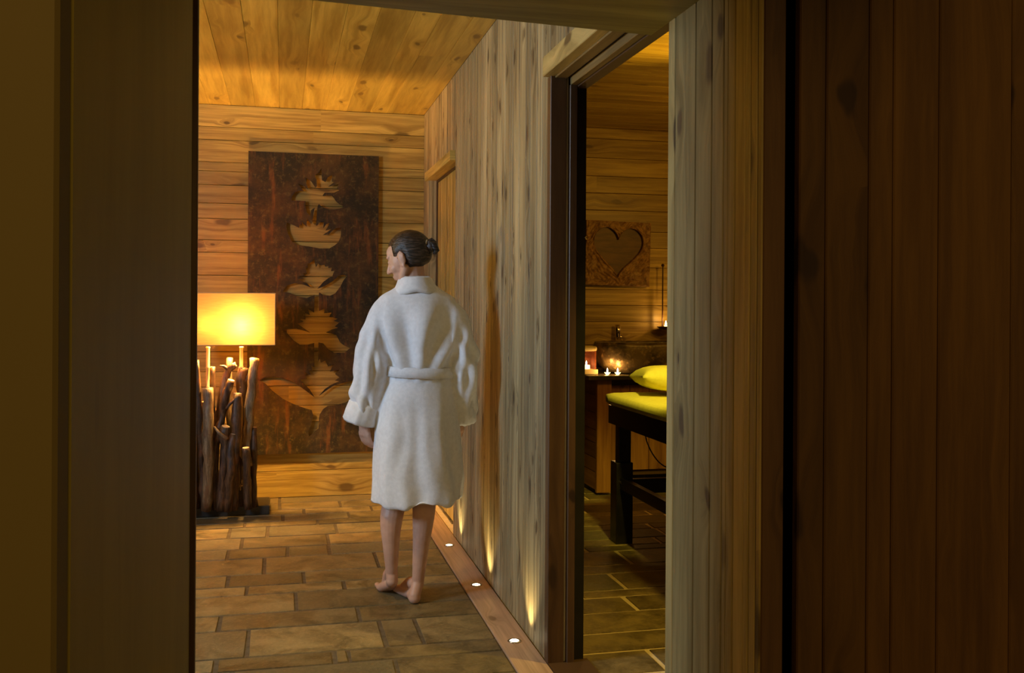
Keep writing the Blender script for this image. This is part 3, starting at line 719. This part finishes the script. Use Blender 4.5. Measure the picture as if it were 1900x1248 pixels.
bm = bmesh.new(); add_box(bm, .02, .05, -TL+.1, 0, .30, .36); add_box(bm, TW-.05, TW-.02, -TL+.1, 0, .30, .36); add_box(bm, .05, TW-.05, .0, .03, .26, .34); obj('stretcher', bm, M['blk'], tb)
def pad(x0, x1, y0, y1, z0, z1, r, nx=24, ny=40, wr=.004):
    bm = bmesh.new(); seg = []
    cx, cy, cz = (x0+x1)/2, (y0+y1)/2, (z0+z1)/2; hx, hy, hz = (x1-x0)/2, (y1-y0)/2, (z1-z0)/2
    bmesh.ops.create_cube(bm, size=2); bmesh.ops.subdivide_edges(bm, edges=bm.edges[:], cuts=22, use_grid_fill=True)
    for v in bm.verts:
        p = Vector((v.co.x*hx, v.co.y*hy, v.co.z*hz)); q = Vector((max(-hx+r, min(hx-r, p.x)), max(-hy+r, min(hy-r, p.y)), max(-hz+r, min(hz-r, p.z))))
        d_ = p-q; p = q+d_.normalized()*r if d_.length > 1e-6 else p
        n_ = noise.noise(p*6)*wr+noise.noise(p*17)*wr*.4
        p += Vector((0,0,1))*n_ if abs(d_.z) > abs(d_.x) else Vector((1,0,0))*n_
        v.co = p+Vector((cx, cy, cz))
    return bm
M['towel'] = mottle('yellow_towel', (.82,.74,.16), (.88,.80,.20), 40, .9, .5, bscale=260, bdist=.002)
obj('towel_cover', pad(-.03, TW+.03, -TL, .09, .742, .815, .034), M['towel'], tb, True)
# pillow
pl = bmesh.new(); bmesh.ops.create_cube(pl, size=2); bmesh.ops.subdivide_edges(pl, edges=pl.edges[:], cuts=20, use_grid_fill=True)
for v in pl.verts:
    x, y, z = v.co; k = (1-abs(x)**3.2)*(1-abs(y)**3.2); k = max(k, 0)**.45
    pin = 1-.06*(1-x*x)*abs(y)**4; pin2 = 1-.06*(1-y*y)*abs(x)**4
    v.co = Vector((x*.25*pin2, y*.2*pin, z*.064*k+ z*.004+noise.noise(v.co*2.3)*.006*k))
plo = obj('pillow', pl, M['towel'], None, True); plo.location = (2.085, 4.83, .895); plo.rotation_euler = (math.radians(-3), math.radians(4), math.radians(-10))
tag(plo, 'plump yellow pillow lying on the head end of the massage table', 'pillow')
bm = bmesh.new()
c0 = onY(1198, 805, 5.0); pts = [(1196,792),(1200,818),(1213,845),(1232,864),(1262,872),(1300,860)]
add_tube(bm, smooth_path([onY(x, y, 5.35)-Vector((tx,ty,0)) for x, y in pts], 6), .004, 8); obj('hanging_cord', bm, M['blk'], tb, True)

# ---------------------------------------------------------------- the person
D0 = onZ(752, 1115, 0)
PR = math.radians(-7.3)
def terry():
    s = NT('white_terry'); o = s.obj(); n = s.noise(o, 420, 4, .7); n2 = s.noise(o, 60, 3)
    s.l(s.mix(s.mr(n2, .3, .7), (.74,.75,.78), (.82,.83,.86)), s.b.inputs['Base Color'])
    s.b.inputs['Roughness'].default_value = .95; s.b.inputs['Sheen Weight'].default_value = .25
    s.bump(s.math('ADD', n, s.math('MULTIPLY', n2, .6)), .45, .003); return s.m
M['terry'] = terry()
M['skin'] = mottle('skin', (.52,.30,.21), (.60,.36,.26), 14, .5, .1, bscale=90)
M['skin'].node_tree.nodes['Principled BSDF'].inputs['Subsurface Weight'].default_value = .12
M['skin'].node_tree.nodes['Principled BSDF'].inputs['Subsurface Radius'].default_value = (.02,.008,.004)

# body
bm = bmesh.new()
tor = [(.055,.01,.80),(.055,.01,.95),(.058,.015,1.1),(.05,.015,1.20),(.045,.01,1.26)]
add_tube(bm, tor, [(.11,.07),(.09,.06),(.095,.06),(.10,.055),(.08,.045)], 20)
add_tube(bm, [(.042,.01,1.28),(.036,.005,1.36),(.020,.0,1.46)], [.045,.050,.052], 18)   # neck
# legs (hip - knee - calf - ankle)
def leg(p, r, wb=.0): add_tube(bm, smooth_path(p, 4), lerp_list(r, 4), 18)
leg([(.0,.0,.84),(-.035,.06,.50),(-.062,.02,.36),(-.064,.01,.25),(-.06,.02,.135)], [.085,.056,.0505,.037,.027])
leg([(.11,.0,.84),(.085,.02,.50),(.076,-.008,.36),(.066,-.012,.24),(.055,-.005,.09)], [.088,.056,.0475,.036,.0265])
# right foot: heel near the camera, toes turned left and away
def foot(heel, ank, ball, toed, pitch):
    h, a, b_ = Vector(heel), Vector(ank), Vector(ball); td = Vector(toed).normalized(); side = Vector((td.y, -td.x, 0))
    add_tube(bm, [a, h+Vector((0,0,.012))], [.027,.026], 16)
    add_tube(bm, [a+Vector((0,0,-.01)), (a+b_)/2+Vector((0,0,.012)), b_], [.026,.026,(.022)], 16)
    add_tube(bm, [h, (h+b_)/2+side*.012, b_+side*.02], [.027,.024,.020], 16)
    add_tube(bm, [(h+b_)/2, b_-side*.02], [.022,.020], 16)
    for i, (o_, l_, r_) in enumerate(((-.030,.055,.0125),(-.012,.055,.0095),(.004,.048,.009),(.019,.040,.0085),(.033,.030,.0085))):
        s0 = b_+side*o_*1.0+td*.0; add_tube(bm, [s0, s0+td*l_*.6+Vector((0,0,.0)), s0+td*l_+Vector((0,0,-.004))], [r_*1.1, r_, r_], 10)
foot((.040,-.03,.024), (.055,-.003,.085), (-.012,.13,.018), (-.34,.94,0), 0)
foot((-.058,.02,.085), (-.061,.03,.14), (-.088,.155,.020), (-.2,.98,0), 0)
# arms and hands
add_tube(bm, smooth_path([(-.08,.0,1.27),(-.15,-.01,1.0),(-.185,.03,.845)], 4), lerp_list([.05,.04,.028], 4), 14)
add_tube(bm, smooth_path([(.19,.0,1.26),(.25,.0,1.0),(.248,.06,.845)], 4), lerp_list([.05,.04,.028], 4), 14)
def hand(W, D, Nn, thumb):
    W, D, Nn = Vector(W), Vector(D).normalized(), Vector(Nn).normalized(); Ls = D.cross(Nn).normalized()*thumb   # Ls towards the thumb
    add_tube(bm, [W-D*.03, W+D*.02], [.025,.024], 12)
    for o_ in (-.024,-.008,.008,.022): add_tube(bm, [W+D*.012+Ls*o_*.5, W+D*.085+Ls*o_*1.1], [.015,.0125], 10)
    for o_, l_ in ((.027,.070),(.009,.078),(-.009,.072),(-.026,.057)):
        k = W+D*.088+Ls*o_*1.15; d1 = (D+Nn*.30).normalized(); d2 = (D+Nn*.9).normalized(); d3 = (D*.6+Nn*1.1).normalized()
        p1 = k+d1*l_*.45; p2 = p1+d2*l_*.32; p3 = p2+d3*l_*.23
        add_tube(bm, [k-D*.01, k, p1, p2, p3], [.0105,.0098,.009,.0083,.0072], 10)
    t0 = W+D*.025+Ls*.02; t1 = W+D*.058+Ls*.042+Nn*.012; t2 = W+D*.083+Ls*.046+Nn*.026; add_tube(bm, [t0, t1, t2, t2+D*.016+Nn*.010], [.015,.012,.0105,.008], 10)
hand((-.186,.035,.805), (.06,.12,-1), (.75,.55,0), -1)
hand((.236,.07,.815), (-.06,.10,-1), (-.75,.55,0), 1)
# head
HM = Matrix.Translation((.002,.0,1.497)) @ Matrix.Rotation(math.radians(66), 4, 'Z') @ Matrix.Rotation(math.radians(-20), 4, 'X')
hr = HM.to_3x3()
def he(c, r, **k): add_ell(bm, HM @ Vector(c), r, rot=hr, **k)
def ht(pts, rad, seg=10): add_tube(bm, [HM @ Vector(p) for p in pts], rad, seg)
he((0,-.008,.025), (.070,.090,.080)); he((0,.030,-.012), (.063,.060,.074)); he((0,.045,-.055), (.047,.042,.048))
he((0,.066,-.098), (.021,.019,.017)); ht([(-.052,.005,-.05),(-.036,.04,-.088),(0,.064,-.098)], [.018,.017,.015]); ht([(.052,.005,-.05),(.036,.04,-.088),(0,.064,-.098)], [.018,.017,.015])
ht([(0,.082,.018),(0,.092,-.005),(0,.106,-.030)], [.009,.0085,.011]); he((0,.107,-.034), (.010,.010,.008)); he((-.010,.094,-.036), (.007,.010,.006)); he((.010,.094,-.036), (.007,.010,.006))
ht([(-.045,.068,.022),(-.02,.085,.026),(0,.086,.022),(.02,.085,.026),(.045,.068,.022)], .006)      # brow
he((-.034,.058,-.032), (.024,.024,.024)); he((.034,.058,-.032), (.024,.024,.024)); he((0,.05,.035), (.052,.036,.04))                   # cheeks
for s_ in (-1, 1): he((s_*.030,.073,.001), (.0125,.012,.0105))                                      # eyes under lids
ht([(-.020,.081,-.062),(-.008,.090,-.0605),(0,.0895,-.0615),(.008,.090,-.0605),(.020,.081,-.062)], .0042); ht([(-.017,.081,-.071),(0,.089,-.072),(.017,.081,-.071)], .0050)
for s_ in (-1, 1):
    ht([(s_*.066,.012,-.035),(s_*.073,.000,-.045),(s_*.072,-.006,-.02),(s_*.078,-.014,.006),(s_*.077,-.004,.020),(s_*.071,.010,.014)], [.007,.007,.005,.0048,.0048,.004])
    he((s_*.071,.001,-.010), (.0085,.018,.031))
me = remesh(bm, .0035, 3, .5)
for v in me.vertices:
    if v.co.z < .003: v.co.z = .003+(v.co.z-.003)*.08
person = link('person', me, M['skin'], None, True)
person.location = (D0.x, D0.y, .0); person.rotation_euler = (0, 0, PR)
tag(person, 'barefoot person in a white bathrobe walking away along the corridor, head turned left', 'person')

# hair
M['hair'] = None
def hairmat():
    s = NT('dark_brown_hair'); o = s.obj(); mpn = s.n('ShaderNodeMapping'); mpn.inputs['Rotation'].default_value = (0, math.radians(-12), math.radians(20)); mpn.inputs['Scale'].default_value = (.16,.5,1); s.l(o, mpn.inputs[0])
    n = s.noise(mpn.outputs[0], 170, 4, .6, .3); s.l(s.mix(s.mr(n, .4, .72), (.009,.006,.005), (.095,.062,.046)), s.b.inputs['Base Color'])
    s.b.inputs['Roughness'].default_value = .38; s.bump(n, .9, .004); return s.m
M['hair'] = hairmat()
def sst(x, a, b_): t = max(0, min(1, (x-a)/(b_-a))); return t*t*(3-2*t)
def hfn(q):
    x, y, z = q     # unit sphere, head frame
    face = sst(y, .40, .62)*(1-sst(z, .42, .66))                    # forehead and face stay bare
    side = sst(abs(x), .55, .8)*sst(y, -.22, -.02)*(1-sst(z, -.08, .18))      # around the ear
    nape = 1-sst(z, -.86, -.62)
    k = 1-max(face, side, nape)
    return .86+.14*k+.016*noise.noise(Vector((x*2, y*2, z*9)))*k
bm = bmesh.new(); add_ell(bm, HM @ Vector((0,-.014,.016)), (.081,.103,.098), rot=hr, seg=64, fn=hfn)
hair = obj('hair', bm, M['hair'], person, True)
bm = bmesh.new(); 
bc = HM @ Vector((0,-.118,.006)); add_ell(bm, bc, (.026,.030,.026), fn=lambda q: 1+.12*math.sin(q.z*9+q.x*7))
add_tube(bm, [bc+Vector((-.01,0,.01)), bc+Vector((.014,-.02,.004)), bc+Vector((.024,-.012,-.018)), bc+Vector((.014,-.005,-.03))], [.018,.016,.013,.007], 12, wob=.3)
add_tube(bm, [bc+Vector((-.02,0,.02)), bc+Vector((.002,-.01,.03)), bc+Vector((.024,-.005,.016))], [.006,.007,.003], 8)
obj('bun', bm, M['hair'], hair, True)
M['tie'] = mottle('hair_clip', (.35,.25,.13), (.5,.36,.2), 12, .3, 0)
bm = bmesh.new(); add_tube(bm, [bc+Vector((-.03,-.012,-.012)), bc+Vector((-.026,-.02,.004)), bc+Vector((-.018,-.012,.024))], [.005,.006,.004], 8); obj('hair_clip', bm, M['tie'], hair, True)

# robe: torso + skirt + sleeves grown into one surface, then folded
bm = bmesh.new()
rg_ = [(.43,.046,.202,.02,.165),(.47,.046,.201,.02,.163),(.60,.045,.196,.018,.155),(.75,.044,.186,.015,.145),(.88,.050,.165,.01,.132),(.965,.059,.142,.005,.115),(1.00,.060,.140,.0,.110),
       (1.06,.060,.146,.0,.112),(1.14,.056,.160,-.003,.118),(1.22,.050,.172,-.005,.118),(1.285,.047,.172,-.003,.105),(1.325,.045,.160,.0,.088),(1.36,.043,.105,.0,.072),(1.385,.04,.07,.0,.06)]
seg = 96; Rs = []
for z, cx, rx, cyy, ry in rg_:
    r0 = []
    for k in range(seg):
        a = 2*PI*k/seg; sk = max(0, (.95-z)/.53)
        fold = 1+sk*(.022*math.sin(4*a+.6)+.014*math.sin(7*a+2+z*3))
        zz = z+(.010*math.sin(a*1+2.2)+.003*math.sin(4*a) if z < .5 else 0)*(1 if z < .43 else .5)
        r0.append(bm.verts.new((cx+rx*math.cos(a)*fold, cyy+ry*math.sin(a)*fold, zz)))
    Rs.append(r0)
for A, B in zip(Rs, Rs[1:]):
    for k in range(seg): bm.faces.new([A[k], A[(k+1)%seg], B[(k+1)%seg], B[k]])
c0 = bm.verts.new((.046,.02,.50)); inner = [bm.verts.new(Vector((.046,.02,0))+(Vector((v.co.x,v.co.y,0))-Vector((.046,.02,0)))*.955+Vector((0,0,v.co.z+.002))) for v in Rs[0]]
for k in range(seg):
    bm.faces.new([Rs[0][k], inner[k], inner[(k+1)%seg], Rs[0][(k+1)%seg]]); bm.faces.new([inner[k], c0, inner[(k+1)%seg]])
bm.faces.new(Rs[-1])
add_tube(bm, smooth_path([(-.055,.0,1.285),(-.102,-.003,1.238),(-.136,-.005,1.12),(-.153,-.01,1.0),(-.170,.01,.88),(-.180,.02,.83)], 4), lerp_list([.066,.066,.072,.075,.072,.070], 4), 24)
add_tube(bm, smooth_path([(.145,.0,1.280),(.195,-.003,1.225),(.232,-.005,1.12),(.248,-.005,1.0),(.252,.03,.88),(.252,.045,.82)], 4), lerp_list([.060,.072,.068,.066,.062,.058], 4), 24)
me = remesh(bm, .006, 14, .6)
nz = noise.noise
me.update()
nrm = [v.normal.copy() for v in me.vertices]
for v, n_ in zip(me.vertices, nrm):
    x, y, z = v.co; P = v.co.copy(); d_ = .004*nz(P*11)
    wl = sst(-.095-(1.25-z)*.12-x, -.012, .03)+sst(x-.19-(1.25-z)*.10, -.012, .03)
    dt = 0
    if z < .96:
        a = math.atan2(y, x-.05); am = min(1, (.96-z)/.45)
        dt = am*.014*math.sin(a*5+5*nz(P*2.2))+am*.004*math.sin(a*11+z*5+3*nz(P*4))
    else:
        up = (z-.98)/.35
        fx = x-.045; spread = .5+.9*up
        w_ = math.exp(-((up-.5)/.36)**2)
        dt = w_*(.019*math.sin(fx/spread*46+3.4*nz(P*3.2)+1.2)+.004*nz(P*16))
        if z < 1.10: dt += .009*sst(z, .99, 1.03)*(1-sst(z, 1.05, 1.10))*(.6+.6*nz(Vector((x*22,y*22,0))))
    ds = (.013*math.sin(z*34+x*70+y*20+4*nz(P*6))*(.5+.5*nz(P*3+Vector((3,0,0))))+.006*math.sin(x*110-z*18))*(1-sst(z, 1.12, 1.24))
    d_ += dt*(1-wl)+ds*wl
    v.co = P+n_*d_
robe = link('bathrobe', me, M['terry'], person, True)
# belt
bm = bmesh.new(); R1 = []
for q, (dz, off) in enumerate(((-.024,.004),(-.022,.012),(0,.014),(.020,.012),(.023,.004))):
    R1.append([bm.verts.new((.060+(.141+off)*math.cos(2*PI*k/72)*(1+.012*math.sin(3*2*PI*k/72)), .002+(.112+off)*math.sin(2*PI*k/72), 1.0-.004*math.cos(2*PI*k/72)+dz+.003*nz(Vector((k*.4,q,0))))) for k in range(72)])
for A, B in zip(R1, R1[1:]):
    for k in range(72): bm.faces.new([A[k], A[(k+1)%72], B[(k+1)%72], B[k]])
for k in range(72): bm.faces.new([R1[-1][k], R1[-1][(k+1)%72], R1[0][(k+1)%72], R1[0][k]])
obj('belt', bm, M['terry'], robe, True)
# collar
bm = bmesh.new(); R1 = []
for q, (t, off) in enumerate(((0,.012),(.25,.017),(.6,.013),(.9,.012),(1.0,.006),(.9,.0),(.4,.0),(0,.0))):
    rr = []
    for k in range(64):
        a = 2*PI*k/64; ca, sa = math.cos(a), math.sin(a)
        front = max(0, sa); rx = (.092*(1-t)+.058*t)+off; ry = (.078*(1-t)+.060*t)+off
        z = 1.345+.068*t-.05*front*(1)-.02*abs(ca)*(1-t)
        rr.append(bm.verts.new((.042-.008*t+rx*ca, -.004+ry*sa-.0*t, z+.002*nz(Vector((ca*3, sa*3, t))))))
    R1.append(rr)
for A, B in zip(R1, R1[1:]+[R1[0]]):
    for k in range(64): bm.faces.new([A[k], A[(k+1)%64], B[(k+1)%64], B[k]])
obj('collar', bm, M['terry'], robe, True)
# turned-back cuffs
def cuff(c, ax, r0, r1, ln, seed):
    bm = bmesh.new(); c, ax = Vector(c), Vector(ax).normalized(); u, v = frame_of(ax); R1 = []
    for q, (t, k_, off) in enumerate(((0,0,-.012),(-.04,0,.004),(.1,.1,.016),(.5,.5,.018),(.9,.9,.017),(1.02,1,.008),(1.0,1,-.006),(.5,.5,-.01))):
        rr = []
        for k in range(56):
            a = 2*PI*k/56; r = r0*(1-k_)+r1*k_+off+.009*nz(Vector((math.cos(a)*2.2, math.sin(a)*2.2, t*1.5+seed)))+.003*nz(Vector((math.cos(a)*7, math.sin(a)*7, t*3+seed)))
            rr.append(bm.verts.new(c+ax*(t*ln+.008*nz(Vector((math.cos(a)*1.5, math.sin(a)*1.5, seed+5))))+(u*math.cos(a)+v*math.sin(a)*.9)*r))
        R1.append(rr)
    for A, B in zip(R1, R1[1:]+[R1[0]]):
        for k in range(56): bm.faces.new([A[k], A[(k+1)%56], B[(k+1)%56], B[k]])
    obj('cuff', bm, M['terry'], robe, True)
cuff((-.178,.015,.865), (-.28,.15,-1), .061, .070, .088, 1)
cuff((.252,.045,.855), (.0,.12,-1), .046, .043, .085, 7)

# ---------------------------------------------------------------- lights
def light(name, ty, loc, energy, color, **k):
    ld = bpy.data.lights.new(name, ty); ld.energy = energy; ld.color = color
    for a, v in k.items():
        if a not in ('rot', 'to'): setattr(ld, a, v)
    o = bpy.data.objects.new(name, ld); C.objects.link(o); o.location = loc
    if 'to' in k: o.rotation_euler = (Vector(k['to'])-Vector(loc)).to_track_quat('-Z', 'Y').to_euler()
    return o
WARM = (1.0,.50,.13)
light('window_daylight', 'AREA', (XL-.02, (W0+W1)/2, (WZ0+WZ1)/2), 60, (.54,.74,1.0), shape='RECTANGLE', size=.6, size_y=.7, to=(.9,4.3,1.3))
light('corridor_downlight', 'SPOT', (-.9, 3.6, 2.5), 85, (1,.67,.15), spot_size=math.radians(75), spot_blend=.8, shadow_soft_size=.06, to=(-.55,3.9,0))
light('corridor_uplight', 'SPOT', (-1.7, 4.3, 1.5), 85, (1,.63,.09), spot_size=math.radians(130), spot_blend=.7, shadow_soft_size=.06, to=(-.8,4.3,2.585))
for Y in (3.597, 4.348, 5.09, 5.84):
    light('floor_spot', 'SPOT', (.871, Y, .012), 7, (1,.80,.40), spot_size=math.radians(86), spot_blend=.9, shadow_soft_size=.012, to=(.928, Y, .25))
light('treatment_uplight', 'SPOT', (2.7, 4.5, 1.7), 130, (1,.58,.05), spot_size=math.radians(64), spot_blend=.9, shadow_soft_size=.05, to=(1.75,4.25,2.585))
light('treatment_table_fill', 'SPOT', (1.5, 3.2, 2.4), 190, (1,.82,.10), spot_size=math.radians(32), spot_blend=.7, shadow_soft_size=.06, to=(2.05,4.75,.8))  # added spot, lights the camera-facing sides of towel and pillow
light('treatment_wall_fill', 'AREA', (2.9, 4.6, 2.0), 8, (1,.50,.06), size=.3, to=(2.2,6.7,1.3))  # added orange fill for the treatment back wall, no fitting
light('treatment_floor_fill', 'SPOT', (1.9, 2.6, 2.5), 110, (1,.70,.10), spot_size=math.radians(58), spot_blend=.8, shadow_soft_size=.06, to=(1.3,3.2,0))  # added spot that brightens the treatment floor inside the doorway
for i, px in enumerate((1127, 1146)):
    w = onZ(px, 695, .818); light('tealight_flame', 'POINT', (w.x, w.y-.0, .868), .85, (1,.5,.12), shadow_soft_size=.01)
light('wall_candle_flame', 'POINT', (cp.x, cy_-.03, cp.z+.05), .8, (1,.5,.12), shadow_soft_size=.01)
light('hall_fill', 'AREA', (-.2, -1.6, 2.5), 20, (1,.62,.17), size=1.0, to=(.4,2,1.0))  # added fill behind the camera for the near jamb and boards

w = bpy.data.worlds.new('world'); bpy.context.scene.world = w; w.use_nodes = True
w.node_tree.nodes['Background'].inputs[0].default_value = (1,.66,.24,1); w.node_tree.nodes['Background'].inputs[1].default_value = .085
vs_ = bpy.context.scene.view_settings
vs_.view_transform = 'Standard'; vs_.look = 'None'; vs_.exposure = 0.0; vs_.gamma = 1.0; vs_.use_curve_mapping = False
bpy.context.scene.cycles.use_denoising = True
